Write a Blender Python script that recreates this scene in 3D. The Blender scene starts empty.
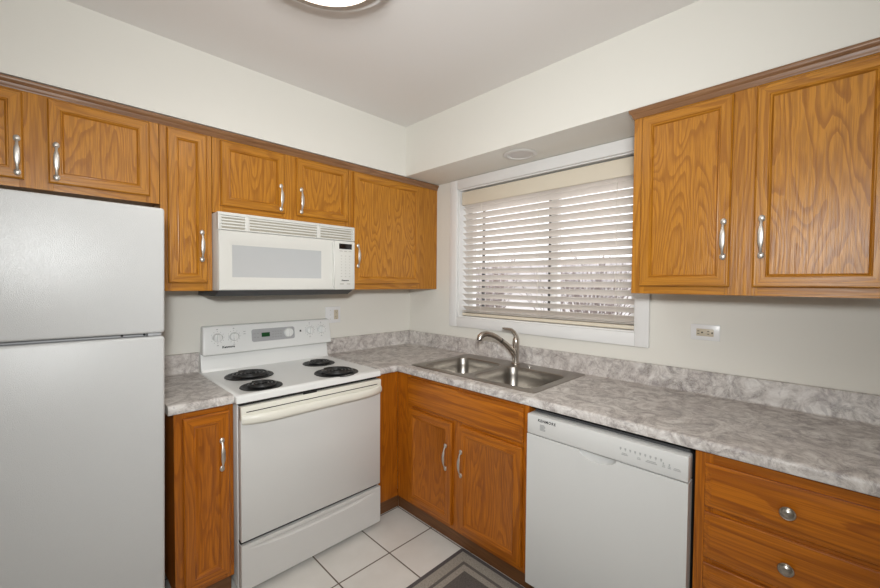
import bpy, bmesh, math, random
from mathutils import Vector, Matrix
random.seed(7)
SC = bpy.context.scene
COL = SC.collection
PI = math.pi

# ------------------------------------------------------------------ camera
cam_d = bpy.data.cameras.new('camera')
cam = bpy.data.objects.new('camera', cam_d)
COL.objects.link(cam)
_a, _b, _h, _yaw, _pitch, _roll, _f = 2.1014, 2.4627, 1.4092, .0008, .0276, .007, 389.156
_Y = PI/4 + _yaw
_F = Vector((math.cos(_Y), math.sin(_Y), 0)); _R = Vector((math.sin(_Y), -math.cos(_Y), 0)); _U = Vector((0, 0, 1))
_F2 = _F*math.cos(_pitch) - _U*math.sin(_pitch); _U2 = _U*math.cos(_pitch) + _F*math.sin(_pitch)
_R3 = _R*math.cos(_roll) + _U2*math.sin(_roll); _U3 = _U2*math.cos(_roll) - _R*math.sin(_roll)
M = Matrix((_R3, _U3, -_F2)).transposed().to_4x4()
M.translation = Vector((-_a, -_b, _h))
cam.matrix_world = M
cam_d.sensor_width = 36.0
cam_d.lens = _f/880*36
cam_d.clip_start = .02
SC.camera = cam

# ------------------------------------------------------------------ light
SC.view_settings.view_transform = 'Standard'
SC.view_settings.look = 'None'
SC.view_settings.gamma = 1.0
SC.view_settings.use_curve_mapping = False
SC.view_settings.exposure = 0.0
wd = bpy.data.worlds.new('world'); SC.world = wd; wd.use_nodes = True
bg = wd.node_tree.nodes['Background']
bg.inputs[0].default_value = (.93, .96, 1.0, 1); bg.inputs[1].default_value = 2.1

def area(name, loc, aim, sx, sy, power, col, shape='RECTANGLE', spread=PI):
    l = bpy.data.lights.new(name, 'AREA'); l.shape = shape; l.size = sx; l.size_y = sy
    l.energy = power; l.color = col; l.spread = spread
    o = bpy.data.objects.new(name, l); COL.objects.link(o); o.location = loc
    o.rotation_euler = (Vector(aim)-Vector(loc)).to_track_quat('-Z', 'Y').to_euler()
    return o
# photographer's flash just above the camera
area('camera_flash', (-2.16, -2.52, 1.62), (-.75, -.9, 1.25), .13, .13, 16, (.97, 1, 1), spread=math.radians(125))
# the same flash thrown at the ceiling above the photographer
area('bounce_flash', (-2.3, -2.75, 1.75), (-1.75, -2.1, 2.5), .25, .25, 12.5, (.97, 1, 1), spread=math.radians(140))
# added dim fill behind the camera; no fixture is known there
area('added_fill_light', (-2.35, -3.9, 2.42), (-1.3, -1.4, 1.0), 1.6, 1.1, 5, (.97, 1, 1))
LAMP_EMIT = 11.0

# ------------------------------------------------------------------ materials
def new_mat(name):
    m = bpy.data.materials.new(name); m.use_nodes = True
    nt = m.node_tree; return m, nt, nt.nodes['Principled BSDF']
def simple(name, col, rough=.5, metal=0., spec=.5, coat=0., bump=None, emit=None):
    m, nt, b = new_mat(name)
    b.inputs['Base Color'].default_value = (*col, 1); b.inputs['Roughness'].default_value = rough
    b.inputs['Metallic'].default_value = metal; b.inputs['Specular IOR Level'].default_value = spec
    b.inputs['Coat Weight'].default_value = coat
    if emit:
        b.inputs['Emission Color'].default_value = (*emit[0], 1); b.inputs['Emission Strength'].default_value = emit[1]
    if bump:
        sc, st, di = bump
        tc = nt.nodes.new('ShaderNodeTexCoord'); n = nt.nodes.new('ShaderNodeTexNoise'); bp = nt.nodes.new('ShaderNodeBump')
        n.inputs['Scale'].default_value = sc; n.inputs['Detail'].default_value = 3
        bp.inputs['Strength'].default_value = st; bp.inputs['Distance'].default_value = di
        nt.links.new(tc.outputs['Object'], n.inputs['Vector']); nt.links.new(n.outputs['Fac'], bp.inputs['Height'])
        nt.links.new(bp.outputs['Normal'], b.inputs['Normal'])
    return m
def N(nt, t, **kw):
    n = nt.nodes.new(t)
    for k, v in kw.items(): setattr(n, k, v)
    return n
def math_node(nt, op, a, b=None, c=None):
    n = nt.nodes.new('ShaderNodeMath'); n.operation = op
    for i, v in enumerate((a, b, c)):
        if v is None: continue
        if isinstance(v, (int, float)): n.inputs[i].default_value = v
        else: nt.links.new(v, n.inputs[i])
    return n.outputs[0]
def ramp(nt, fac, stops):
    r = nt.nodes.new('ShaderNodeValToRGB')
    while len(r.color_ramp.elements) < len(stops): r.color_ramp.elements.new(.5)
    for e, (p, c) in zip(r.color_ramp.elements, stops): e.position = p; e.color = (*c, 1)
    nt.links.new(fac, r.inputs[0]); return r.outputs[0]
def mixc(nt, fac, a, b, mode='MIX'):
    n = nt.nodes.new('ShaderNodeMix'); n.data_type = 'RGBA'; n.blend_type = mode
    for i, v in ((0, fac), (6, a), (7, b)):
        if isinstance(v, (int, float)): n.inputs[i].default_value = v
        elif isinstance(v, tuple): n.inputs[i].default_value = (*v, 1)
        else: nt.links.new(v, n.inputs[i])
    return n.outputs[2]

def oak(name, stretch, ring_scale, rings, light, dark, deep, contrast=.75, rough=.34):
    m, nt, b = new_mat(name)
    tc = N(nt, 'ShaderNodeTexCoord'); oi = N(nt, 'ShaderNodeObjectInfo')
    sh = N(nt, 'ShaderNodeVectorMath', operation='SCALE'); sh.inputs[0].default_value = (31.7, 17.3, 23.9)
    nt.links.new(oi.outputs['Random'], sh.inputs[3])
    ad = N(nt, 'ShaderNodeVectorMath', operation='ADD'); nt.links.new(tc.outputs['Object'], ad.inputs[0]); nt.links.new(sh.outputs[0], ad.inputs[1])
    mp = N(nt, 'ShaderNodeMapping'); mp.inputs['Scale'].default_value = stretch; nt.links.new(ad.outputs[0], mp.inputs[0])
    n1 = N(nt, 'ShaderNodeTexNoise'); n1.inputs['Scale'].default_value = ring_scale; n1.inputs['Detail'].default_value = 1.2
    n1.inputs['Roughness'].default_value = .4; n1.inputs['Distortion'].default_value = .2
    nt.links.new(mp.outputs[0], n1.inputs['Vector'])
    nj = N(nt, 'ShaderNodeTexNoise'); nj.inputs['Scale'].default_value = 75; nj.inputs['Detail'].default_value = 1
    nt.links.new(mp.outputs[0], nj.inputs['Vector'])
    ph = math_node(nt, 'MULTIPLY_ADD', nj.outputs['Fac'], .55, math_node(nt, 'MULTIPLY', n1.outputs['Fac'], rings))
    k = math_node(nt, 'FRACT', ph)
    # a slow rise then a quick fall, the way early and late wood follow each other
    band = ramp(nt, k, [(0, (0, 0, 0)), (.42, (.06, .06, .06)), (.62, (.55, .55, .55)), (.78, (1, 1, 1)), (.92, (.9, .9, .9)), (.97, (0, 0, 0))])
    st2 = tuple(s*(.28 if s < .5 else 1) for s in stretch)
    mp2 = N(nt, 'ShaderNodeMapping'); mp2.inputs['Scale'].default_value = st2; nt.links.new(ad.outputs[0], mp2.inputs[0])
    n2 = N(nt, 'ShaderNodeTexNoise'); n2.inputs['Scale'].default_value = 210; n2.inputs['Detail'].default_value = 2
    nt.links.new(mp2.outputs[0], n2.inputs['Vector'])
    pores = ramp(nt, n2.outputs['Fac'], [(.40, (1, 1, 1)), (.58, (0, 0, 0))])
    n3 = N(nt, 'ShaderNodeTexNoise'); n3.inputs['Scale'].default_value = 9; n3.inputs['Detail'].default_value = 1
    nt.links.new(mp.outputs[0], n3.inputs['Vector'])
    base = mixc(nt, n3.outputs['Fac'], light, tuple(l*.82+d*.18 for l, d in zip(light, dark)))
    f1 = math_node(nt, 'MULTIPLY', band, contrast)
    c1 = mixc(nt, f1, base, dark)
    f2 = math_node(nt, 'MULTIPLY', pores, .42)
    c2 = mixc(nt, f2, c1, deep)
    tint = math_node(nt, 'MULTIPLY', oi.outputs['Random'], .22)
    c3 = mixc(nt, tint, c2, dark)
    nt.links.new(c3, b.inputs['Base Color'])
    b.inputs['Roughness'].default_value = rough; b.inputs['Specular IOR Level'].default_value = .45
    bp = N(nt, 'ShaderNodeBump'); bp.inputs['Strength'].default_value = .12; bp.inputs['Distance'].default_value = .002
    nt.links.new(pores, bp.inputs['Height']); bp.invert = True; nt.links.new(bp.outputs[0], b.inputs['Normal'])
    return m
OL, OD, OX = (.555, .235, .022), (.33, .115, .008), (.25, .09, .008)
M_OAKV = oak('oak_upright_grain', (1, 1, .10), 11, 15, OL, OD, OX, .72)
M_OAKH = oak('oak_level_grain', (.09, 1, 1), 11, 13, OL, OD, OX, .72)
M_OAKP = oak('oak_veneer_panel', (1, 1, .17), 9.5, 20, tuple(c*1.05 for c in OL), OD, OX, .80)
LL, LD, LX = (.51, .155, .006), (.26, .066, .004), (.18, .042, .003)  # same oak for the base cabinets, their weaker light put into the colour
M_LOAKV = oak('shaded_oak_upright_grain', (1, 1, .10), 11, 15, LL, LD, LX, .65)
M_LOAKH = oak('shaded_oak_level_grain', (.07, 1, 1), 10, 11, LL, LD, LX, .75)
M_LOAKP = oak('shaded_oak_veneer_panel', (1, 1, .17), 9, 16, LL, LD, LX, .7)
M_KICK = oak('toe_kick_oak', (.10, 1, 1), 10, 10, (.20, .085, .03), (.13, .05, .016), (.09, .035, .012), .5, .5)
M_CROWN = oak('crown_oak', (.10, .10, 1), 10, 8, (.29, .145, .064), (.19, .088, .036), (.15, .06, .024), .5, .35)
M_CABIN = simple('cabinet_underside', (.42, .23, .10), .55)
M_WALL = simple('wall_paint', (.785, .76, .70), .62, spec=.3, bump=(90, .05, .002))
M_CEIL = simple('ceiling_paint', (.82, .79, .765), .75, spec=.2, bump=(120, .06, .002))
M_TRIM = simple('white_trim_paint', (.84, .83, .82), .35)
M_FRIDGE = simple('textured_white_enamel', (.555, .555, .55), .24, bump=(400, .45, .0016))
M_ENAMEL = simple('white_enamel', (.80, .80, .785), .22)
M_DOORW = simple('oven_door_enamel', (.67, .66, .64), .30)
M_IVORY = simple('ivory_plastic', (.79, .765, .68), .32)
M_MWHITE = simple('microwave_plastic', (.71, .70, .66), .32)
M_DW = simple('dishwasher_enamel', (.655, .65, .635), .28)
M_GREYP = simple('grey_control_panel', (.40, .40, .41), .45)
M_BLACK = simple('black_plastic', (.012, .012, .013), .35)
M_DARK = simple('dark_gap', (.02, .018, .017), .8)
M_COIL = simple('coil_element', (.035, .034, .034), .38, metal=.3)
M_PAN = simple('black_drip_pan', (.008, .008, .0085), .45)
M_CHAR = simple('charcoal_underside', (.06, .06, .062), .5)
M_GREEN = simple('green_display', (.01, .05, .02), .2, emit=((.03, .35, .08), .05))
M_AMBER = simple('dark_display', (.012, .009, .008), .15)
M_GREYINK = simple('grey_ink', (.33, .33, .33), .6)
M_PALEINK = simple('pale_grey_ink', (.40, .40, .395), .6)
M_MESHW = simple('oven_window_glass', (.52, .53, .535), .22)
M_NICKEL = simple('satin_nickel', (.66, .625, .58), .42, metal=1)
M_KNOB = simple('aged_nickel', (.46, .43, .39), .3, metal=1)
M_FAUCET = simple('brushed_nickel', (.52, .47, .42), .27, metal=1)
M_BRONZE = simple('lamp_rim_metal', (.40, .35, .31), .45, metal=.6)
M_SHINY = simple('polished_steel', (.75, .74, .72), .15, metal=1)
M_BLIND = simple('blind_slat_faux_wood', (.76, .70, .645), .45)
M_VAL = simple('blind_valance', (.75, .675, .55), .45)
M_CORD = simple('blind_cord', (.75, .70, .62), .8)
M_PLATE = simple('outlet_plate_white', (.83, .82, .82), .3)
M_ALMOND = simple('almond_receptacle', (.62, .54, .42), .4)
M_DIFF = simple('lit_diffuser', (.95, .93, .9), .5, emit=((1, .95, .88), LAMP_EMIT))
M_GROUND = simple('winter_ground', (.74, .72, .71), .9, bump=(4, .4, .05))
M_TWIG = simple('bare_twig', (.20, .155, .14), .9)
M_SIDING = simple('neighbour_siding', (.72, .68, .66), .8)
M_ROOFN = simple('neighbour_roof', (.50, .46, .455), .9)
M_GASKET = simple('window_gasket', (.05, .05, .052), .6)
M_STOP = simple('fitting_white', (.70, .68, .65), .6)

def brushed():
    m, nt, b = new_mat('stainless_steel')
    b.inputs['Metallic'].default_value = 1; b.inputs['Base Color'].default_value = (.33, .305, .275, 1); b.inputs['Roughness'].default_value = .36
    tc = N(nt, 'ShaderNodeTexCoord'); mp = N(nt, 'ShaderNodeMapping'); mp.inputs['Scale'].default_value = (4, 250, 40)
    n = N(nt, 'ShaderNodeTexNoise'); n.inputs['Scale'].default_value = 3; n.inputs['Detail'].default_value = 2
    nt.links.new(tc.outputs['Object'], mp.inputs[0]); nt.links.new(mp.outputs[0], n.inputs['Vector'])
    r = math_node(nt, 'MULTIPLY_ADD', n.outputs['Fac'], .16, .24); nt.links.new(r, b.inputs['Roughness'])
    return m
M_STEEL = brushed()

def laminate():
    m, nt, b = new_mat('grey_stone_laminate')
    tc = N(nt, 'ShaderNodeTexCoord')
    def noise(scale, det, dist, vec=None, rough=.55):
        n = N(nt, 'ShaderNodeTexNoise'); n.inputs['Scale'].default_value = scale; n.inputs['Detail'].default_value = det
        n.inputs['Distortion'].default_value = dist; n.inputs['Roughness'].default_value = rough
        nt.links.new(vec if vec is not None else tc.outputs['Object'], n.inputs['Vector']); return n.outputs['Fac']
    a = noise(11, 9, 1.6, rough=.72)
    c = ramp(nt, a, [(.30, (.17, .145, .14)), (.42, (.37, .335, .315)), (.51, (.55, .51, .48)), (.60, (.68, .65, .62)), (.74, (.80, .78, .75))])
    wv = N(nt, 'ShaderNodeTexNoise'); wv.inputs['Scale'].default_value = 14; wv.inputs['Detail'].default_value = 4
    nt.links.new(tc.outputs['Object'], wv.inputs['Vector'])
    ws = N(nt, 'ShaderNodeVectorMath', operation='SCALE'); nt.links.new(wv.outputs['Color'], ws.inputs[0]); ws.inputs[3].default_value = .09
    wa = N(nt, 'ShaderNodeVectorMath', operation='ADD'); nt.links.new(tc.outputs['Object'], wa.inputs[0]); nt.links.new(ws.outputs[0], wa.inputs[1])
    vo = N(nt, 'ShaderNodeTexVoronoi', feature='DISTANCE_TO_EDGE'); vo.inputs['Scale'].default_value = 21; nt.links.new(wa.outputs[0], vo.inputs['Vector'])
    crack = ramp(nt, vo.outputs['Distance'], [(.0, (1, 1, 1)), (.10, (0, 0, 0))])
    mk = ramp(nt, noise(7, 2, .4), [(.42, (0, 0, 0)), (.6, (1, 1, 1))])
    c = mixc(nt, math_node(nt, 'MULTIPLY', math_node(nt, 'MULTIPLY', crack, mk), .6), c, (.24, .205, .20))
    w = noise(30, 6, 2.4, rough=.7)
    veins = ramp(nt, w, [(.45, (0, 0, 0)), (.5, (1, 1, 1)), (.55, (0, 0, 0))])
    c = mixc(nt, math_node(nt, 'MULTIPLY', veins, .38), c, (.76, .73, .70))
    d = noise(19, 3, .8)
    blot = ramp(nt, d, [(.58, (0, 0, 0)), (.64, (1, 1, 1))])
    c = mixc(nt, math_node(nt, 'MULTIPLY', blot, .40), c, (.25, .22, .225))
    pur = ramp(nt, noise(5, 2, .3), [(.45, (0, 0, 0)), (.65, (1, 1, 1))])
    c = mixc(nt, math_node(nt, 'MULTIPLY', pur, .20), c, (.42, .35, .33))
    nt.links.new(c, b.inputs['Base Color'])
    b.inputs['Roughness'].default_value = .42; b.inputs['Specular IOR Level'].default_value = .35
    return m
M_LAM = laminate()

def tiles():
    m, nt, b = new_mat('white_floor_tile')
    g = N(nt, 'ShaderNodeNewGeometry'); s = N(nt, 'ShaderNodeSeparateXYZ'); nt.links.new(g.outputs['Position'], s.inputs[0])
    P = .297
    def edge(o, off):
        f = math_node(nt, 'FRACT', math_node(nt, 'DIVIDE', math_node(nt, 'ADD', o, off), P))
        return math_node(nt, 'ABSOLUTE', math_node(nt, 'SUBTRACT', f, .5))
    ex = edge(s.outputs['X'], .873+10*P); ey = edge(s.outputs['Y'], .872+30*P)
    mx = math_node(nt, 'MAXIMUM', ex, ey)
    gr = ramp(nt, mx, [(.487, (0, 0, 0)), (.492, (1, 1, 1))])
    tc = N(nt, 'ShaderNodeTexCoord'); n = N(nt, 'ShaderNodeTexNoise'); n.inputs['Scale'].default_value = 6; n.inputs['Detail'].default_value = 6
    nt.links.new(tc.outputs['Object'], n.inputs['Vector'])
    tile = ramp(nt, n.outputs['Fac'], [(.3, (.70, .675, .63)), (.7, (.775, .755, .715))])
    c = mixc(nt, gr, tile, (.13, .095, .07)); nt.links.new(c, b.inputs['Base Color'])
    r = math_node(nt, 'MULTIPLY_ADD', gr, .5, .3); nt.links.new(r, b.inputs['Roughness'])
    bp = N(nt, 'ShaderNodeBump'); bp.inputs['Strength'].default_value = .5; bp.inputs['Distance'].default_value = .003; bp.invert = True
    nt.links.new(gr, bp.inputs['Height']); nt.links.new(bp.outputs[0], b.inputs['Normal'])
    return m
M_TILE = tiles()

def rug_mat(hx, hy):
    m, nt, b = new_mat('grey_banded_rug')
    tc = N(nt, 'ShaderNodeTexCoord'); s = N(nt, 'ShaderNodeSeparateXYZ'); nt.links.new(tc.outputs['Object'], s.inputs[0])
    dx = math_node(nt, 'SUBTRACT', hx, math_node(nt, 'ABSOLUTE', s.outputs['X']))
    dy = math_node(nt, 'SUBTRACT', hy, math_node(nt, 'ABSOLUTE', s.outputs['Y']))
    d = math_node(nt, 'MINIMUM', dx, dy)
    lo, hi = (.17, .15, .14), (.40, .365, .315)
    r = nt.nodes.new('ShaderNodeValToRGB'); r.color_ramp.interpolation = 'CONSTANT'
    st = [(0, (.13, .115, .115)), (.022, hi), (.074, lo), (.087, hi), (.118, (.15, .135, .125))]
    while len(r.color_ramp.elements) < len(st): r.color_ramp.elements.new(.5)
    for e, (p, c) in zip(r.color_ramp.elements, st): e.position = p; e.color = (*c, 1)
    nt.links.new(d, r.inputs[0])
    mp = N(nt, 'ShaderNodeMapping'); mp.inputs['Scale'].default_value = (60, 420, 60); nt.links.new(tc.outputs['Object'], mp.inputs[0])
    n = N(nt, 'ShaderNodeTexNoise'); n.inputs['Scale'].default_value = 1.5; n.inputs['Detail'].default_value = 2; nt.links.new(mp.outputs[0], n.inputs['Vector'])
    c = mixc(nt, .75, r.outputs[0], ramp(nt, n.outputs['Fac'], [(.3, (.45, .45, .45)), (.7, (1.25, 1.25, 1.25))]), 'MULTIPLY')
    nt.links.new(c, b.inputs['Base Color']); b.inputs['Roughness'].default_value = .95; b.inputs['Specular IOR Level'].default_value = .1
    bp = N(nt, 'ShaderNodeBump'); bp.inputs['Strength'].default_value = .6; bp.inputs['Distance'].default_value = .003
    nt.links.new(n.outputs['Fac'], bp.inputs['Height']); nt.links.new(bp.outputs[0], b.inputs['Normal'])
    return m

def glass_mat():
    m = bpy.data.materials.new('window_glass'); m.use_nodes = True; nt = m.node_tree
    for n in list(nt.nodes):
        if n.type != 'OUTPUT_MATERIAL': nt.nodes.remove(n)
    out = [n for n in nt.nodes if n.type == 'OUTPUT_MATERIAL'][0]
    t = N(nt, 'ShaderNodeBsdfTransparent'); g = N(nt, 'ShaderNodeBsdfGlossy'); g.inputs['Roughness'].default_value = .02
    mx = N(nt, 'ShaderNodeMixShader'); mx.inputs[0].default_value = .06
    nt.links.new(t.outputs[0], mx.inputs[1]); nt.links.new(g.outputs[0], mx.inputs[2]); nt.links.new(mx.outputs[0], out.inputs[0])
    return m
M_GLASS = glass_mat()

# ------------------------------------------------------------------ mesh helpers
class MB:
    def __init__(s): s.bm = bmesh.new()
    def merge(s, t):
        me = bpy.data.meshes.new('t'); t.to_mesh(me); t.free(); s.bm.from_mesh(me); bpy.data.meshes.remove(me)
    def box(s, x0, x1, y0, y1, z0, z1, bev=0, mi=0, seg=2):
        t = bmesh.new(); x0, x1 = sorted((x0, x1)); y0, y1 = sorted((y0, y1)); z0, z1 = sorted((z0, z1))
        v = [t.verts.new((x, y, z)) for z in (z0, z1) for y in (y0, y1) for x in (x0, x1)]
        for f in ((0, 2, 3, 1), (4, 5, 7, 6), (0, 1, 5, 4), (2, 6, 7, 3), (0, 4, 6, 2), (1, 3, 7, 5)):
            t.faces.new([v[i] for i in f])
        if bev: bmesh.ops.bevel(t, geom=list(t.edges), offset=bev, segments=seg, affect='EDGES', profile=.5)
        for f in t.faces: f.material_index = mi
        s.merge(t); return s
    def loops(s, L, cap0=True, cap1=True, closed=True, mi=0):
        """bridge rings of points"""
        R = [[s.bm.verts.new(p) for p in l] for l in L]
        n = len(R[0])
        for a, b in zip(R, R[1:]):
            for i in range(n if closed else n-1):
                j = (i+1) % n
                f = s.bm.faces.new((a[i], a[j], b[j], b[i])); f.material_index = mi
        if cap0: s.bm.faces.new(R[0][::-1]).material_index = mi
        if cap1: s.bm.faces.new(R[-1]).material_index = mi
        return s
    def lathe(s, prof, c, axis='z', n=32, mi=0):
        L = []
        for r, h in prof:
            ring = []
            for i in range(n):
                a = 2*PI*i/n; u, v = r*math.cos(a), r*math.sin(a)
                p = {'z': (u, v, h), '-y': (u, -h, v), 'x': (h, u, v)}[axis]
                ring.append((c[0]+p[0], c[1]+p[1], c[2]+p[2]))
            L.append(ring)
        return s.loops(L, mi=mi)
    def tube(s, path, rad, n=10, flat=None, mi=0):
        P = [Vector(p) for p in path]; L = []
        rads = rad if isinstance(rad, (list, tuple)) else [rad]*len(P)
        up = None
        for i, p in enumerate(P):
            t = (P[min(i+1, len(P)-1)]-P[max(i-1, 0)]).normalized()
            if up is None:
                up = Vector((0, 0, 1)) if abs(t.z) < .9 else Vector((1, 0, 0))
            a = t.cross(up).normalized(); b = a.cross(t).normalized(); up = b
            r = rads[i]; ra, rb = r if isinstance(r, tuple) else (r, r)
            L.append([p + a*ra*math.cos(2*PI*k/n) + b*rb*math.sin(2*PI*k/n) for k in range(n)])
        return s.loops(L, mi=mi)
    def sweep(s, path, prof, mi=0):
        """path: list of (x,y); prof: closed list of (d,z), d measured to the right hand of travel"""
        L = []
        P = [Vector(p) for p in path]
        for i, p in enumerate(P):
            d0 = (P[i]-P[i-1]).normalized() if i else None
            d1 = (P[i+1]-P[i]).normalized() if i < len(P)-1 else None
            if d0 is None: d0 = d1
            if d1 is None: d1 = d0
            n0 = Vector((d0.y, -d0.x)); n1 = Vector((d1.y, -d1.x)); m = (n0+n1)
            m = m/(m.length_squared)*2
            L.append([(p.x+m.x*d, p.y+m.y*d, z) for d, z in prof])
        return s.loops(L, mi=mi)
    def rects(s, x0, x1, z0, z1, yb, prof, mats=(0, 1, 2)):
        """front panel facing -y: nested rectangles (inset, height); stiles mats[0], rails mats[1], centre mats[2]"""
        L = []
        for ins, h in prof:
            L.append([s.bm.verts.new(p) for p in ((x0+ins, yb-h, z0+ins), (x1-ins, yb-h, z0+ins), (x1-ins, yb-h, z1-ins), (x0+ins, yb-h, z1-ins))])
        for a, b in zip(L, L[1:]):
            for i in range(4):
                j = (i+1) % 4
                s.bm.faces.new((a[i], a[j], b[j], b[i])).material_index = mats[1] if i in (0, 2) else mats[0]
        s.bm.faces.new(L[-1]).material_index = mats[2]
        s.bm.faces.new(L[0][::-1]).material_index = mats[0]
        return s
    def field(s, xs, zs, fn, yb, mi=0):
        """height-field front facing -y closed by sides and back at yb"""
        g = [[s.bm.verts.new((x, fn(x, z), z)) for x in xs] for z in zs]
        for j in range(len(zs)-1):
            for i in range(len(xs)-1):
                s.bm.faces.new((g[j][i], g[j][i+1], g[j+1][i+1], g[j+1][i]))
        ring = [g[0][i] for i in range(len(xs))] + [g[j][-1] for j in range(1, len(zs))] + [g[-1][i] for i in range(len(xs)-2, -1, -1)] + [g[j][0] for j in range(len(zs)-2, 0, -1)]
        bk = [s.bm.verts.new((v.co.x, yb, v.co.z)) for v in ring]
        n = len(ring)
        for i in range(n): s.bm.faces.new((ring[i], bk[i], bk[(i+1) % n], ring[(i+1) % n]))
        s.bm.faces.new(bk)
        return s
    def fill(s, loops, mi=0):
        """flat face with holes from vertex rings"""
        ed = []
        for l in loops:
            v = [s.bm.verts.new(p) for p in l]
            ed += [s.bm.edges.new((v[i], v[(i+1) % len(v)])) for i in range(len(v))]
        bmesh.ops.triangle_fill(s.bm, edges=ed, use_beauty=True)
        return s
def rrect(cx, cy, w, h, r, z, n=6):
    out = []
    for sx, sy, a0 in ((1, 1, 0), (-1, 1, 90), (-1, -1, 180), (1, -1, 270)):
        for k in range(n+1):
            a = math.radians(a0+90*k/n)
            out.append((cx+sx*(w/2-r)+r*math.cos(a), cy+sy*(h/2-r)+r*math.sin(a), z))
    return out

ORG = {}
def obj(name, mb, mat, parent=None, org=None, rotz=0., sharp=.6):
    """link one mesh object; vertices are given in wall coordinates and moved to the thing's own origin"""
    o_ = ORG[parent.name] if parent is not None else (org or (0, 0, 0))
    bm = mb.bm
    bmesh.ops.translate(bm, verts=bm.verts, vec=(-o_[0], -o_[1], -o_[2]))
    bmesh.ops.recalc_face_normals(bm, faces=bm.faces)
    for f in bm.faces: f.smooth = True
    for e in bm.edges:
        if len(e.link_faces) == 2 and e.calc_face_angle(0) > sharp: e.smooth = False
    me = bpy.data.meshes.new(name); bm.to_mesh(me); bm.free()
    for m in (mat if isinstance(mat, (list, tuple)) else [mat]): me.materials.append(m)
    o = bpy.data.objects.new(name, me); COL.objects.link(o)
    if parent is not None: o.parent = parent
    ORG[o.name] = o_
    return o
def place(o, org, wall):
    s, y, z = org
    if wall == 'B': o.location = (y, -s, z); o.rotation_euler = (0, 0, -PI/2)
    else: o.location = (s, y, z)
def tag(o, label, cat, group=None):
    o['label'] = label; o['category'] = cat
    if group: o['group'] = group
    return o
def thing(name, label, cat, org, wall='A', group=None):
    o = bpy.data.objects.new(name, None); COL.objects.link(o); o.empty_display_size = .05
    place(o, org, wall); ORG[o.name] = org
    return tag(o, label, cat, group)
def solo(name, mb, mat, label, cat, org, wall='A', group=None):
    o = obj(name, mb, mat, org=org); place(o, org, wall); return tag(o, label, cat, group)
def struct(name, mb, mat):
    o = obj(name, mb, mat); o['kind'] = 'structure'; return o
def text(body, size, s, y, z, bold=0., shear=0., space=1.0, depth=.0006):
    """lettering facing -y centred at (s, z)"""
    cu = bpy.data.curves.new('lettering', 'FONT'); cu.body = body; cu.size = size; cu.extrude = depth; cu.offset = bold
    cu.align_x = 'CENTER'; cu.align_y = 'CENTER'; cu.shear = shear; cu.space_character = space; cu.resolution_u = 2
    t = bpy.data.objects.new('lettering', cu); COL.objects.link(t)
    dg = bpy.context.evaluated_depsgraph_get(); me = bpy.data.meshes.new_from_object(t.evaluated_get(dg))
    bpy.data.objects.remove(t); bpy.data.curves.remove(cu)
    mb = MB(); mb.bm.from_mesh(me); bpy.data.meshes.remove(me)
    for v in mb.bm.verts: v.co = Vector((s+v.co.x, y-v.co.z, z+v.co.y))
    return mb

# ------------------------------------------------------------------ room shell
ZC, ZS = 2.496, 2.156
X0, Y0 = -3.7, -5.2
WL, WR, WBt, WTp = .543, 1.769, 1.165, 2.085          # window opening on the right-hand wall (s, z)
struct('floor', MB().box(X0, 0, Y0, 0, -.1, 0), M_TILE)
struct('ceiling', MB().box(X0, 0, Y0, 0, ZC, ZC+.1), M_CEIL)
struct('wall_left', MB().box(X0-.12, .16, 0, .12, -.1, ZC+.1), M_WALL)
w = MB()
w.box(0, .16, -WL, 0, -.1, ZC+.1); w.box(0, .16, Y0, -WR, -.1, ZC+.1)
w.box(0, .16, -WR, -WL, -.1, WBt); w.box(0, .16, -WR, -WL, WTp, ZC+.1)
struct('wall_right', w, M_WALL)
struct('wall_back', MB().box(X0-.12, .16, Y0-.12, Y0, -.1, ZC+.1), M_WALL)
struct('wall_side', MB().box(X0-.12, X0, Y0, 0, -.1, ZC+.1), M_WALL)
# dropped soffits over the wall cabinets
SA, SB = -.3415, -.3343
struct('trim_1', MB().box(X0, -.001, SA, -.001, ZS, ZC), M_WALL)
struct('trim_2', MB().box(SB, -.001, Y0, SA, ZS, ZC), M_WALL)

# window_1: casing, jamb, sash frames, panes
def window():
    o = bpy.data.objects.new('window_1', None); COL.objects.link(o)
    org = ((WL+WR)/2, 0, WBt); place(o, org, 'B'); ORG[o.name] = org; o['kind'] = 'structure'
    c = MB(); a, b_, z0, z1 = .471, 1.836, 1.096, ZS-.002
    for q in ((a, WL, z0, z1), (WR, b_, z0, z1), (WL, WR, z0, WBt), (WL, WR, WTp, z1)):
        c.box(q[0], q[1], -.018, -.0005, q[2], q[3], .0035)
    obj('casing', c, M_TRIM, o)
    j = MB()
    j.box(WL-.002, WL+.008, 0, .15, WBt, WTp); j.box(WR-.008, WR+.002, 0, .15, WBt, WTp)
    j.box(WL, WR, 0, .15, WBt-.002, WBt+.008); j.box(WL, WR, 0, .15, WTp-.008, WTp+.002)
    obj('jamb', j, M_TRIM, o)
    f = MB(); A, B_, Z0, Z1 = WL+.008, WR-.008, WBt+.008, WTp-.008; mid = 1.225
    for q in ((A, A+.05, Z0, Z1), (B_-.05, B_, Z0, Z1), (mid+.006, mid+.055, Z0, Z1), (A, B_, Z0, Z0+.05), (A, B_, Z1-.05, Z1)):
        f.box(q[0], q[1], .098, .14, q[2], q[3], .003)
    obj('sash', f, M_TRIM, o)
    g = MB(); g.box(mid-.006, mid+.006, .092, .12, Z0+.05, Z1-.05); g.box(.690, .703, .096, .112, Z0+.05, Z1-.05)
    obj('gasket', g, M_GASKET, o)
    for u, v in ((A+.05, mid-.006), (mid+.055, B_-.05)):
        obj('pane', MB().box(u, v, .118, .122, Z0+.05, Z1-.05), M_GLASS, o)
window()

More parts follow.
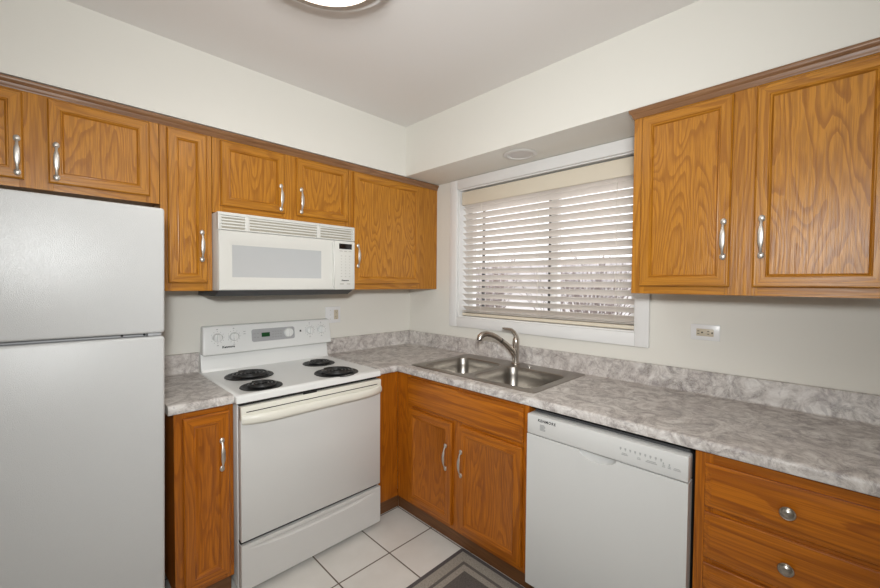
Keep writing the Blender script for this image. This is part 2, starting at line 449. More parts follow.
# ------------------------------------------------------------------ pulls, doors, cabinets
def pull_mb(s, y, z0, z1):
    """satin bow pull: two oval feet joined by a bowed strap that widens in the middle"""
    m = MB()
    for z in (z0+.011, z1-.011):
        L = []
        for r, h in ((.0092, 0), (.0105, .003), (.0102, .006), (.0075, .0085), (.002, .0098)):
            L.append([(s+r*.95*math.cos(2*PI*k/20), y-h, z+r*1.2*math.sin(2*PI*k/20)) for k in range(20)])
        m.loops(L)
    n = 17; path = []; rad = []
    for i in range(n):
        t = i/(n-1); u = 2*t-1
        path.append((s, y-.007-.016*(1-u*u)**.8, z0+.014+(z1-z0-.028)*t))
        wv = .0044+.0040*max(0, 1-(abs(u)/.6)**4) if abs(u) < .6 else .0044
        rad.append((wv, .0024))
    m.tube(path, rad, 12)
    return m
def pull(door, s, y, z0, z1): return obj('pull_handle', pull_mb(s, y, z0, z1), M_NICKEL, door)
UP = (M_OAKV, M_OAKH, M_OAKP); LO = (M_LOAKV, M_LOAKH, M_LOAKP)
def door(parent, s0, s1, z0, z1, yf, mats, fw=.036, bw=.010, t=.019):
    prof = [(0, .0005), (0, t-.006), (.005, t), (fw, t), (fw+.002, t-.003), (fw+.005, t-.002), (fw+bw, t-.010)]
    return obj('door', MB().rects(s0, s1, z0, z1, yf, prof), list(mats), parent)
def cabinet(name, label, cat, s0, s1, z0, z1, yf, wall, mats, openings, kick=False, hollow=False, group=None, kick_l=0, kick_r=0):
    """carcass behind a face frame whose front lies at yf; openings: list of (s0,s1,z0,z1)"""
    c = thing(name, label, cat, ((s0+s1)/2, 0, 0 if kick else z0), wall, group)
    zb = z0
    k = MB(); yb = yf+.019
    if hollow:
        k.box(s0, s0+.016, yb, -.004, zb, z1); k.box(s1-.016, s1, yb, -.004, zb, z1); k.box(s0, s1, yb, -.004, zb, zb+.016); k.box(s0+.016, s1-.016, -.012, -.004, zb+.016, z1)
    else:
        k.box(s0+.0005, s1-.0005, yb, -.004, zb+.012, z1-.001)
    obj('carcass', k, [M_CABIN if not kick else mats[0]], c)
    f = MB()
    ss = sorted(set([s0, s1]))
    # stiles full height, rails between, from the openings
    xs = [(s0, openings[0][0])] if openings else []
    for a, b_ in zip(openings, openings[1:]):
        if b_[0] > a[1]: xs.append((a[1], b_[0]))
    if openings: xs.append((max(o[1] for o in openings), s1))
    else: xs = [(s0, s1)]
    for a, b_ in xs: f.box(a, b_, yf, yb, z0, z1, .0008, 0, 1)
    cols = {}
    for o in openings: cols.setdefault((o[0], o[1]), []).append((o[2], o[3]))
    for (a, b_), zs in cols.items():
        zs = sorted(zs); cur = z0
        for (p, q) in zs:
            if p > cur: f.box(a, b_, yf+.0004, yb, cur, p, 0, 1)
            cur = q
        if cur < z1: f.box(a, b_, yf+.0004, yb, cur, z1, 0, 1)
    obj('face_frame', f, list(mats), c)
    if kick:
        obj('toe_kick', MB().box(s0-kick_l, s1+kick_r, yf+.042, yf+.056, .001, z0+.004), M_KICK, c)
    return c

YU = -.322
# over the fridge
c = cabinet('wall_cabinet', 'low two-door oak wall cabinet above the white refrigerator', 'cabinet', -2.52, -1.752, 1.757, 2.135, YU, 'A', UP, [(-2.47, -2.18, 1.80, 2.09), (-2.09, -1.80, 1.80, 2.09)], group='oak wall cabinets')
d = door(c, -2.485, -2.168, 1.784, 2.105, YU, UP); pull(d, -2.184, YU-.019, 1.796, 1.941)
d = door(c, -2.104, -1.787, 1.784, 2.105, YU, UP); pull(d, -2.081, YU-.019, 1.796, 1.941)
# narrow tall
c = cabinet('wall_cabinet', 'narrow single-door oak wall cabinet between refrigerator and microwave', 'cabinet', -1.750, -1.542, 1.365, 2.135, YU, 'A', UP, [(-1.71, -1.58, 1.415, 2.09)], group='oak wall cabinets')
d = door(c, -1.724, -1.566, 1.402, 2.105, YU, UP); pull(d, -1.590, YU-.019, 1.504, 1.654)
# over the microwave
c = cabinet('wall_cabinet', 'low two-door oak wall cabinet directly above the white microwave', 'cabinet', -1.540, -.780, 1.749, 2.135, YU, 'A', UP, [(-1.49, -1.20, 1.80, 2.09), (-1.105, -.805, 1.80, 2.09)], group='oak wall cabinets')
d = door(c, -1.505, -1.187, 1.786, 2.105, YU, UP); pull(d, -1.211, YU-.019, 1.796, 1.941)
d = door(c, -1.120, -.790, 1.786, 2.105, YU, UP); pull(d, -1.096, YU-.019, 1.796, 1.941)
# corner
c = cabinet('wall_cabinet', 'single-door oak wall cabinet in the corner left of the window', 'cabinet', -.778, -.002, 1.365, 2.135, YU, 'A', UP, [(-.73, -.21, 1.415, 2.09)], group='oak wall cabinets')
d = door(c, -.748, -.190, 1.402, 2.105, YU, UP); pull(d, -.722, YU-.019, 1.504, 1.654)
# right-hand wall
YB = -.325
c = cabinet('wall_cabinet', 'tall two-door oak wall cabinet right of the window', 'cabinet', 1.855, 2.625, 1.372, 2.135, YB, 'B', UP, [(1.905, 2.185, 1.415, 2.09), (2.28, 2.57, 1.415, 2.09)], group='oak wall cabinets')
d = door(c, 1.890, 2.200, 1.403, 2.105, YB, UP); pull(d, 2.180, YB-.019, 1.504, 1.654)
d = door(c, 2.266, 2.590, 1.403, 2.105, YB, UP); pull(d, 2.289, YB-.019, 1.504, 1.654)
# crown strips under the soffits
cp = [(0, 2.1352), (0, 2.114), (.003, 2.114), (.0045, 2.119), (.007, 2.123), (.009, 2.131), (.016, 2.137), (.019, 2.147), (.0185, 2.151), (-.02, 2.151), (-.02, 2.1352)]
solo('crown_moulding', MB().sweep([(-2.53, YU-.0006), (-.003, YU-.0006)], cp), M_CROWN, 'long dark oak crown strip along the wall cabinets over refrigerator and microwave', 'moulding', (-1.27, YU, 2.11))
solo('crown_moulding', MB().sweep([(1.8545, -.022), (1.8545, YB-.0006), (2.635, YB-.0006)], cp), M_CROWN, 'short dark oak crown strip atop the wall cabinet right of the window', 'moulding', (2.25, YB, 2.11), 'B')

# base cabinets
YF = -.61; ZK = .1015; ZT = .875
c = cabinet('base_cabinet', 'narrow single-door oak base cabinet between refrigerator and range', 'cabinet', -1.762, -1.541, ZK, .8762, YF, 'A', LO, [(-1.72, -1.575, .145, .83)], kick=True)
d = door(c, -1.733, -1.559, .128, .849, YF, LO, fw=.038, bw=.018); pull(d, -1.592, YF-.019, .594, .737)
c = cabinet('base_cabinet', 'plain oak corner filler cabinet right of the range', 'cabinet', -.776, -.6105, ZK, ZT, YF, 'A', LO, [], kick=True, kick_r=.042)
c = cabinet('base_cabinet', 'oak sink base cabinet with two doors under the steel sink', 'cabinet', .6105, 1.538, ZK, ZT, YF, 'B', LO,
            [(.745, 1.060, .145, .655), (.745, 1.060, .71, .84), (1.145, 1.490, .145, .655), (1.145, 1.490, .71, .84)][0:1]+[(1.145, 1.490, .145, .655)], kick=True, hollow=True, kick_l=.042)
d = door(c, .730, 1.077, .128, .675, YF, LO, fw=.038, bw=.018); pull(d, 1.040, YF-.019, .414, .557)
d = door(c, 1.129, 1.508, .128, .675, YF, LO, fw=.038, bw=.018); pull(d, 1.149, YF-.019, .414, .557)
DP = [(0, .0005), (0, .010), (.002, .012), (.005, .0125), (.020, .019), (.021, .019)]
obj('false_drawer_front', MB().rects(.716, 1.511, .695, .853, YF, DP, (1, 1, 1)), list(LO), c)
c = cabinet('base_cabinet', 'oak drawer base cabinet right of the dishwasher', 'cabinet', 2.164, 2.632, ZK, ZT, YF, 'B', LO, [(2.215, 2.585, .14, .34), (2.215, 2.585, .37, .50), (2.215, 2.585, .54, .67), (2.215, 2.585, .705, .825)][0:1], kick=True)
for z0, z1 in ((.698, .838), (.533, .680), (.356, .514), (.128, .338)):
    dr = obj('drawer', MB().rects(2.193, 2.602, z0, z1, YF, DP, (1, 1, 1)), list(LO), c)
    kz = (z0+z1)/2
    kb = MB().lathe([(.007, 0), (.006, .009), (.009, .012), (.0175, .0145), (.0188, .017), (.0178, .0190), (.0150, .0180), (.0138, .0180), (.0130, .0215), (.009, .0245), (.004, .0255), (.001, .0256)], (2.394, YF-.0185, kz), '-y', 28)
    obj('knob', kb, M_KNOB, dr)

# ------------------------------------------------------------------ worktops
CT = .914
NOSE = [(-.03, .876), (-.005, .876), (-.001, .878), (0, .882), (0, .902), (-.002, .9085), (-.006, .9125), (-.012, .914), (-.03, .914)]
BSP = [(.0015, .914), (.0015, 1.018), (.004, 1.0195), (.016, 1.0195), (.0195, 1.018), (.021, 1.0145), (.021, .920), (.0235, .9162), (.028, .914)]
c = thing('countertop', 'long grey stone-pattern L-shaped countertop around the sink', 'countertop', (-.32, -1.3, .876), 'W')
t = MB(); e = -.605
t.box(-.776, -.0015, -.605, -.0015, .876, CT)
cutx0, cutx1, cuts0, cuts1 = -.560, -.062, .705, 1.512
t.box(e, -.0015, -cuts0, -.605, .876, CT); t.box(e, cutx0, -cuts1, -cuts0, .876, CT); t.box(cutx1, -.0015, -cuts1, -cuts0, .876, CT); t.box(e, -.0015, -2.64, -cuts1, .876, CT)
t.sweep([(-.776, -.635), (-.635, -.635), (-.635, -2.64)], [(d_+0.0, z_) for d_, z_ in NOSE])
obj('worktop', t, M_LAM, c)
obj('backsplash', MB().sweep([(-.775, 0), (0, 0), (0, -2.64)], BSP), M_LAM, c)
c = thing('countertop', 'short grey stone-pattern countertop piece between refrigerator and range', 'countertop', (-1.665, -.32, .876), 'A')
t = MB().box(-1.784, -1.5445, -.605, -.0015, .8772, CT); t.sweep([(-1.784, -.635), (-1.5445, -.635)], [(d_, max(z_, .8772+(z_-.876)*.5)) for d_, z_ in NOSE])
obj('worktop', t, M_LAM, c)
obj('backsplash', MB().sweep([(-1.784, 0), (-1.5335, 0)], BSP), M_LAM, c)

# ------------------------------------------------------------------ sink and faucet (right-hand wall coordinates s, y)
c = thing('sink', 'double-bowl stainless steel sink set into the grey countertop', 'sink', (1.108, -.305, .914), 'B')
z = .9185
bowlL = (.905, -.345, .335, .365); bowlR = (1.305, -.345, .365, .365)
m = MB()
out = rrect(1.108, -.305, .845, .535, .018, z-.0012, 6)
o2 = rrect(1.108, -.305, .835, .525, .015, z, 6)
m.loops([rrect(1.108, -.305, .850, .540, .02, .9142, 6), out, o2], cap0=False, cap1=False)
holes = [rrect(b_[0], b_[1], b_[2]+.012, b_[3]+.012, .06, z, 8) for b_ in (bowlL, bowlR)]
m.fill([o2]+holes)
bmesh.ops.remove_doubles(m.bm, verts=m.bm.verts, dist=1e-5)
obj('deck', m, M_STEEL, c)
for b_ in (bowlL, bowlR):
    L = []
    for ins, zz in ((-.006, z), (-.002, z-.001), (0, z-.005), (.004, z-.05), (.010, z-.125), (.022, z-.150), (.045, z-.163), (.09, z-.168)):
        L.append(rrect(b_[0], b_[1], b_[2]-2*ins, b_[3]-2*ins, max(.06-ins*.3, .03), zz, 8))
    bo = obj('bowl', MB().loops(L, cap0=False, cap1=True), M_STEEL, c, sharp=1.2)
    obj('drain', MB().lathe([(.043, z-.1675), (.043, z-.165), (.036, z-.164), (.032, z-.1665), (.004, z-.1665), (.004, z-.160), (.001, z-.159)], (b_[0], b_[1], 0), 'z', 24), M_SHINY, bo)
obj('hole_cover', MB().lathe([(.016, z), (.016, z+.004), (.010, z+.007), (.001, z+.008)], (1.222, -.112, 0), 'z', 20), M_SHINY, c)

c = thing('faucet', 'brushed nickel pull-out kitchen faucet behind the sink bowls', 'faucet', (1.108, -.087, z), 'B')
fx, fy = 1.108, -.087
obj('base_plate', MB().lathe([(.027, z+.0003), (.027, z+.004), (.024, z+.007)], (fx, fy, 0), 'z', 28), M_FAUCET, c)
obj('body', MB().lathe([(.0215, z+.006), (.0195, z+.02), (.0190, z+.07), (.0205, z+.11), (.0215, z+.130), (.020, z+.150), (.014, z+.160), (.004, z+.163)], (fx, fy, 0), 'z', 28), M_FAUCET, c)
dirv = Vector((-.42, -.91, 0))                       # the spout leans forward and towards the left bowl
def fp(d_, zz): return (fx+dirv.x*d_, fy+dirv.y*d_, z+zz)
obj('spout', MB().tube([fp(.0, .04), fp(.02, .075), fp(.045, .102), fp(.072, .126), fp(.100, .147)], [.016, .0175, .0165, .0152, .0142], 16), M_FAUCET, c)
obj('spout_joint', MB().tube([fp(.099, .1465), fp(.1035, .1495)], .0150, 16), M_BLACK, c)
obj('spray_head', MB().tube([fp(.103, .149), fp(.135, .170), fp(.168, .185), fp(.20, .192), fp(.226, .188), fp(.243, .174), fp(.248, .159)], [.0142, .0145, .0150, .0165, .018, .0185, .0175], 16), M_FAUCET, c)
obj('aerator', MB().tube([fp(.2481, .1605), fp(.2492, .154)], .0150, 16), M_BLACK, c)
lv = Vector((-.62, -.78, 0))
def lp(d_, zz): return (fx+lv.x*d_, fy+lv.y*d_, z+zz)
obj('lever', MB().tube([lp(-.006, .145), lp(.0, .172), lp(.012, .194), lp(.030, .209), lp(.055, .214), lp(.086, .218)], [(.017, .015), (.0155, .012), (.0135, .008), (.011, .0055), (.009, .0045), (.007, .0035)], 14), M_FAUCET, c)

# ------------------------------------------------------------------ refrigerator
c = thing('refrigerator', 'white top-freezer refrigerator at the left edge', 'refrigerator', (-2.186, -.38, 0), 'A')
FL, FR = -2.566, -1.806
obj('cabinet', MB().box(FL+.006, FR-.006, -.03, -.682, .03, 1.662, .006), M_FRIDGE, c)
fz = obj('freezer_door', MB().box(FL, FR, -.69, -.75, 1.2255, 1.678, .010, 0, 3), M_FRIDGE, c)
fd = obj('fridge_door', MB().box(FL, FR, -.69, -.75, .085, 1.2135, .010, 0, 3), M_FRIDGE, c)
obj('handle', MB().tube([(-2.53, -.748, 1.25), (-2.53, -.785, 1.265), (-2.53, -.79, 1.40), (-2.53, -.785, 1.54), (-2.53, -.748, 1.56)], (.013), 12), M_FRIDGE, fz)
obj('handle', MB().tube([(-2.53, -.748, 1.16), (-2.53, -.785, 1.145), (-2.53, -.79, .95), (-2.53, -.785, .76), (-2.53, -.748, .74)], (.013), 12), M_FRIDGE, fd)
h = MB().box(FL+.02, FR-.05, -.684, -.712, 1.2145, 1.2245); h.box(FR-.048, FR-.008, -.684, -.735, 1.215, 1.224, .001)
obj('mid_hinge', h, M_GREYP, c)
for x in (-1.925, -1.862): obj('hinge_screw', MB().lathe([(.004, 0), (.004, .003), (.001, .004)], (x, -.711, 1.2195), '-y', 12), M_BLACK, c)
obj('top_hinge', MB().box(-1.90, -1.83, -.60, -.70, 1.662, 1.6745, .003), M_GREYP, c)
c.rotation_euler.y = .0095; c.location.x -= .0158      # it leans a little
obj('base_grille', MB().box(FL+.01, FR-.01, -.66, -.70, .012, .078, .004), M_CHAR, c)

# ------------------------------------------------------------------ range
RL, RR = -1.528, -.787
c = thing('electric_range', 'white electric coil range between the oak base cabinets', 'range', (-1.16, -.33, 0), 'A')
b = MB().box(RL, RR, -.03, -.618, .03, .870, .003)
for x in (RL+.05, RR-.05):
    for y in (-.08, -.56): b.lathe([(.018, 0.001), (.018, .032)], (x, y, 0), 'z', 12)
obj('body', b, M_ENAMEL, c)
# cooktop with rolled edge
L = []
for ins, zz in ((.004, .877), (0, .8795), (0, .903), (.003, .910), (.009, .9138), (.016, .9145), (.026, .9125)):
    L.append([(-1.543+ins, -.663+ins, zz), (-.7795-ins, -.663+ins, zz), (-.7795-ins, -.034-min(ins, .003), zz), (-1.543+ins, -.034-min(ins, .003), zz)])
ct = obj('cooktop', MB().loops(L), M_ENAMEL, c, sharp=.9)
# backguard
bgm = MB()
def prism(m, x0, x1, poly, bev=0, tap=0):
    t_ = bmesh.new()
    zs = [p[1] for p in poly]; zm, zM = min(zs), max(zs)
    def tp(zv): return tap*(zv-zm)/(zM-zm)
    a_ = [t_.verts.new((x0+tp(q[1]), q[0], q[1])) for q in poly]; d2 = [t_.verts.new((x1-tp(q[1]), q[0], q[1])) for q in poly]
    n = len(poly)
    for i in range(n): t_.faces.new((a_[i], a_[(i+1) % n], d2[(i+1) % n], d2[i]))
    t_.faces.new(a_[::-1]); t_.faces.new(d2)
    bmesh.ops.recalc_face_normals(t_, faces=t_.faces)
    if bev: bmesh.ops.bevel(t_, geom=list(t_.edges), offset=bev, segments=3, affect='EDGES', profile=.5)
    m.merge(t_)
prism(bgm, -1.532, -.779, [(-.025, .905), (-.075, .905), (-.062, .925), (-.050, .98), (-.045, 1.02), (-.025, 1.02)], .002)
prism(bgm, -1.532, -.766, [(-.025, 1.008), (-.092, 1.006), (-.090, 1.03), (-.072, 1.163), (-.025, 1.165)], .008, .006)
bg_ = obj('backguard', bgm, M_ENAMEL, c)
def yf_(zv): return -.090+(zv-1.03)/(1.163-1.03)*.018
def onpanel(mb):          # tilt and push geometry drawn in the plane y=0 onto the sloping console face
    for v in mb.bm.verts: v.co.y += yf_(v.co.z)
    return mb
cp_ = MB(); ring = [(p[0], 0, p[1]) for p in rrect(-1.149, 1.0945, .257, .073, .012, 0, 5)]
cp_.loops([[(x, -.0005, zz) for x, _, zz in ring], [(x, -.003, zz) for x, _, zz in ring]])
cpo = obj('control_panel', onpanel(cp_), M_GREYP, c)
obj('clock_display', onpanel(MB().box(-1.222, -1.174, -.0029, -.0040, 1.083, 1.108)), M_GREEN, cpo)
bt = MB()
for i, x in enumerate((-1.262, -1.243)):
    for zz in (1.083, 1.105): obj('panel_button', onpanel(MB().box(x-.006, x+.006, -.0029, -.0042, zz-.0025, zz+.0025)), M_GREYINK, cpo)
for x in (-1.155, -1.139, -1.123, -1.107):
    for zz in (1.078, 1.094, 1.110): obj('panel_button', onpanel(MB().box(x-.005, x+.005, -.0029, -.0038, zz-.0022, zz+.0022)), M_GREYINK, cpo)
def dial(x, zz, r, par):
    k = MB().lathe([(r, 0), (r*1.0, .006), (r*.86, .014), (r*.80, .016), (.001, .0165)], (x, yf_(zz)-.002, zz), '-y', 32)
    k.box(x-.0055, x+.0055, yf_(zz)-.016, yf_(zz)-.029, zz-r*.82, zz+r*.82, .002)
    ko = obj('knob', k, M_ENAMEL, par)
    obj('pointer', MB().box(x+.0056, x+.0075, yf_(zz)-.0185, yf_(zz)-.0205, zz-r*.6, zz+r*.72), M_GREYINK, ko)
    return ko
dial(-1.059, 1.098, .030, c)
for x in (-1.457, -1.373, -.918, -.838):
    marks = MB(); kn = dial(x, 1.100, .024, c)
    for k in range(11):
        a = math.radians(-60+30*k); px, pz = x+.033*math.sin(a), 1.100+.033*math.cos(a)
        marks.box(px-.0016, px+.0016, -.0006, -.0012, pz-.0016, pz+.0016)
    marks.box(x-.004, x+.004, -.0006, -.0012, 1.143, 1.147); marks.box(x-.005, x+.005, -.0006, -.0012, 1.055, 1.058)
    marks.box(x-.027, x-.0255, -.0006, -.0012, 1.09, 1.11); marks.box(x+.0255, x+.027, -.0006, -.0012, 1.09, 1.11)
    obj('dial_markings', onpanel(marks), M_GREYINK, kn)
for zz in (1.108, 1.122): obj('printed_mark', onpanel(MB().box(-1.322, -1.310, -.0006, -.0012, zz, zz+.003)), M_GREYINK, c)
obj('indicator_light', onpanel(MB().box(-.986, -.976, -.0006, -.002, 1.094, 1.106)), M_BLACK, c)
obj('logo', onpanel(text('Kenmore', .017, -1.404, 0, 1.045, bold=.0006, shear=.15)), M_BLACK, c)
# burners
def burner(x, y, r):
    zt = .9127
    p = obj('burner', MB().lathe([(r-.012, zt), (r-.004, zt+.0035), (r, zt+.003), (r+.002, zt), (r+.002, zt-.0005)][::-1] + [(r-.03, zt-.002+.0025), (.001, zt+.0003)], (x, y, 0), 'z', 40), M_PAN, c)
    turns = 4.2 if r > .11 else 3.2
    path = []; n = int(turns*30)
    for i in range(n+1):
        a = 2*PI*turns*i/n; rr = .018+(r-.024-.018)*i/n
        path.append((x+rr*math.cos(a+.6), y+rr*math.sin(a+.6), zt+.0095))
    obj('coil', MB().tube(path, .0050, 8), M_COIL, p)
    sp = MB()
    for k in range(3):
        a = 2*PI*k/3+.4
        sp.tube([(x, y, zt+.0045), (x+(r-.012)*math.cos(a), y+(r-.012)*math.sin(a), zt+.0045)], .002, 6)
    obj('coil_support', sp, M_COIL, p)
burner(-1.363, -.293, .117); burner(-1.397, -.553, .093); burner(-.945, -.254, .093); burner(-.992, -.545, .117)
# oven door
DL, DR = -1.526, -.777
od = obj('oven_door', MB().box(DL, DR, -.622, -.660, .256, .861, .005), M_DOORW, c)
obj('trim_strip', MB().box(DL, DR, -.640, -.667, .800, .8615, .005), M_IVORY, od)
obj('vent_slot', MB().box(DL+.022, DR-.028, -.6668, -.6678, .8345, .8385), M_DARK, od)
hp = []
for i in range(25):
    u = -1+2*i/24
    hp.append(((DL+DR)/2+u*(DR-DL)/2*.985, -.664-.040*(1-abs(u)**6), .805+.004*(1-u*u)))
obj('handle', MB().tube(hp, [(.011, .021)]*25, 14), M_IVORY, od)
obj('latch', MB().box(-1.24, -1.17, -.658, -.664, .862, .868, .001), M_BLACK, c)
obj('door_gap', MB().box(RL+.004, RR-.004, -.600, -.640, .862, .8765), M_DARK, c)
obj('door_gap', MB().box(RL+.004, RR-.004, -.600, -.645, .243, .257), M_DARK, c)
def drawer_front(x, zz):
    u = (x-(DL+DR)/2)/((DR-DL)/2*.90)
    if abs(u) >= 1: return -.660
    top, low = .222, .222-.024*(1-abs(u)**3)
    if zz > top or zz < low-.012: return -.660
    q = (top-zz)/max(top-low, .001)
    dpt = .009*(1-abs(u)**4)
    return -.660+dpt*(min(1, q*2.5) if zz > low else max(0, 1-(low-zz)/.006))
xs = [DL+(DR-DL)*i/60 for i in range(61)]; zs = [.034+.15*i/8 for i in range(8)]+[.184+.055*i/28 for i in range(29)]
dr = obj('storage_drawer', MB().field(xs, zs, drawer_front, -.622), M_DOORW, c, sharp=1.0)

# ------------------------------------------------------------------ microwave
c = thing('microwave', 'white over-the-range microwave under the oak cabinet', 'microwave', (-1.162, -.2, 1.335), 'A')
ML, MR = -1.538, -.786
obj('body', MB().box(ML, MR, -.022, -.384, 1.367, 1.7445, .003), M_MWHITE, c)
bp_ = MB(); prism(bp_, ML+.004, MR-.004, [(-.022, 1.3665), (-.022, 1.337), (-.33, 1.337), (-.392, 1.3665)], .001)
obj('underside', bp_, M_CHAR, c)
v = MB().box(ML, MR, -.380, -.392, 1.660, 1.7445)
v.box(ML, MR, -.388, -.404, 1.729, 1.7445, .003); v.box(ML, MR, -.388, -.404, 1.660, 1.667, .002)
for x0, x1 in ((ML, ML+.012), (-1.416, -1.394), (-1.033, -1.011), (MR-.012, MR)): v.box(x0, x1, -.388, -.404, 1.663, 1.735, .0015)
for k in range(4):
    zz = 1.6765+.0145*k; v.box(ML+.01, MR-.01, -.386, -.4035, zz, zz+.0072, .001)
obj('vent_grille', v, M_MWHITE, c)
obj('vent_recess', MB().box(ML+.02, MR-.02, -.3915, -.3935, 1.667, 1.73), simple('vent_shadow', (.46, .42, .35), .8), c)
prof = [(0, 0), (0, .016), (.004, .020), (.034, .020), (.061, .004)]
dm = MB().rects(ML+.001, -.924, 1.368, 1.657, -.386, prof, (0, 0, 1))
# the inner window edge sits further from the hinge side: shift the innermost ring to the seen window
bmv = sorted(dm.bm.verts, key=lambda q: (round(q.co.y, 4)))
for q in dm.bm.verts:
    if abs(q.co.y-(-.390)) < 1e-4:
        q.co.x = -1.473 if q.co.x < -1.2 else -1.000
        q.co.z = 1.432 if q.co.z < 1.5 else 1.590
    if abs(q.co.y-(-.406)) < 1e-4 and abs(q.co.x-(-.924-.034)) < 1e-3: q.co.x = -.952
mdoor = obj('door', dm, [M_MWHITE, M_MESHW], c)
hp = [(-.936, -.4045-.017*(1-(2*i/12-1)**2), 1.385+.262*i/12) for i in range(13)]
obj('door_handle', MB().tube(hp, [(.0105, .006)]*13, 12), M_MWHITE, mdoor)
pn = obj('control_panel', MB().box(-.9225, MR, -.386, -.405, 1.368, 1.657, .003), M_MWHITE, c)
obj('display', MB().box(-.893, -.807, -.4048, -.4065, 1.609, 1.641, .0005), M_AMBER, pn)
M_KEY = simple('keypad_ink', (.50, .48, .44), .5)
def key(x, zz, w_, h_): obj('key', MB().box(x-w_, x+w_, -.4049, -.4057, zz-h_, zz+h_), M_KEY, pn)
for i in range(3): key(-.880+.030*i, 1.5965, .010, .0025)
for r_ in range(8):
    for i in range(3): key(-.878+.028*i, 1.568-.0175*r_, .003 if r_ not in (0, 7) else .0045, .002)
key(-.875, 1.4015, .013, .0035); key(-.830, 1.4015, .012, .0035)
obj('logo', text('Kenmore', .0125, -.853, -.405, 1.4225, bold=.0005, shear=.15), M_BLACK, pn)

# ------------------------------------------------------------------ dishwasher
c = thing('dishwasher', 'white built-in dishwasher between sink base and drawer cabinet', 'dishwasher', (1.853, -.32, 0), 'B')
S0, S1 = 1.553, 2.155
b = MB().box(S0+.006, S1-.008, -.035, -.60, .10, .858)
for x in (S0+.05, S1-.05): b.box(x-.015, x+.015, -.50, -.53, .001, .10)
obj('tub', b, M_CHAR, c)
PC, PW, PD = 1.858, .068, .030
def dw_front(x, zz):
    u = (x-PC)/PW
    if abs(u) >= 1: return -.655
    lim = .765-PD*math.sqrt(1-u*u)
    if zz <= lim: return -.655
    q = min(1, (zz-lim)/.022)
    return -.655+.036*q**.55
xs = [S0, S0+.004]+[PC-PW-.004+(2*PW+.008)*i/44 for i in range(45)]+[S1-.004, S1]
zs = [.108, .112, .40, .70]+[.732+.033*i/22 for i in range(23)]
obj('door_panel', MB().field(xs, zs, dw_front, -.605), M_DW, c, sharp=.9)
cpn = obj('control_panel', MB().box(S0, S1, -.600, -.6555, .768, .852, .005), M_DW, c)
obj('logo', text('KENMORE', .0155, 1.6455, -.6553, .834, bold=.0005, space=1.2, shear=.1), M_BLACK, cpn)
st = MB()
for k in range(6): st.box(1.615, 1.640-(.004 if k in (2, 5) else 0), -.6552, -.6560, .794+.0043*k, .7968+.0043*k)
obj('printed_mark', st, M_GREYINK, cpn)
bt = MB()
for k in range(9):
    x = 1.943+.0165*k; bt.box(x-.003, x+.003, -.6552, -.6560, .816, .823); bt.box(x-.001, x+.001, -.6552, -.6560, .812, .816)
for x, w_ in ((1.957, .011), (2.005, .006), (2.045, .018), (2.083, .005), (2.100, .005), (2.123, .011)):
    bt.box(x-w_, x+w_, -.6552, -.6560, .797, .800); bt.box(x-w_*.8, x+w_*.8, -.6552, -.6560, .802, .8045)
bt.box(2.080, 2.084, -.6552, -.6560, .806, .813); bt.box(2.098, 2.102, -.6552, -.6560, .806, .813)
obj('button_legend', bt, M_PALEINK, cpn)
obj('toe_panel', MB().box(S0+.006, S1-.006, -.562, -.575, .004, .104), M_BLACK, c)

# ------------------------------------------------------------------ wall plates
def receptacle(parent, s, z, horiz):
    r = MB()
    (r.box(s-.033, s+.033, -.006, -.0085, z-.0165, z+.0165, .0015) if horiz else r.box(s-.0165, s+.0165, -.006, -.0085, z-.033, z+.033, .0015))
    ro = obj('receptacle', r, M_ALMOND, parent)
    q = MB()
    for k in (-1, 1):
        if horiz:
            cx = s+k*.019
            q.box(cx-.010, cx-.002, -.0084, -.0090, z+.0045, z+.0073); q.box(cx-.010, cx-.002, -.0084, -.0090, z-.0073, z-.0045)
            q.lathe([(.0036, .0084), (.0036, .0090)], (cx+.0085, 0, z), '-y', 12)
        else:
            cz = z+k*.019
            q.box(s-.0068, s-.005, -.0084, -.0090, cz+.001, cz+.008); q.box(s+.005, s+.0068, -.0084, -.0090, cz+.001, cz+.008)
            q.lathe([(.0028, .0084), (.0028, .0090)], (s, 0, cz-.0075), '-y', 12)
    obj('socket_slots', q, M_DARK, ro)
c = thing('wall_outlet', 'white sideways outlet plate below the right wall cabinet', 'outlet', (2.067, 0, 1.195), 'B')
obj('cover_plate', MB().box(2.011, 2.123, -.0006, -.0066, 1.159, 1.230, .002), M_PLATE, c)
receptacle(c, 2.067, 1.194, True)
obj('screw', MB().lathe([(.003, .0084), (.003, .0092), (.0005, .0095)], (2.067, 0, 1.194), '-y', 12), M_NICKEL, c)
c = thing('wall_outlet', 'white switch and outlet plate right of the range backguard', 'outlet', (-.706, 0, 1.185), 'A')
obj('cover_plate', MB().box(-.764, -.649, -.0006, -.0066, 1.127, 1.240, .002), M_PLATE, c)
receptacle(c, -.684, 1.184, False)
sw = obj('toggle_switch', MB().box(-.7335, -.7235, -.006, -.0150, 1.177, 1.193, .002), M_PLATE, c)
for zz in (1.154, 1.214): obj('screw', MB().lathe([(.003, .0064), (.003, .0072), (.0005, .0075)], (-.7285, 0, zz), '-y', 12), M_NICKEL, c)

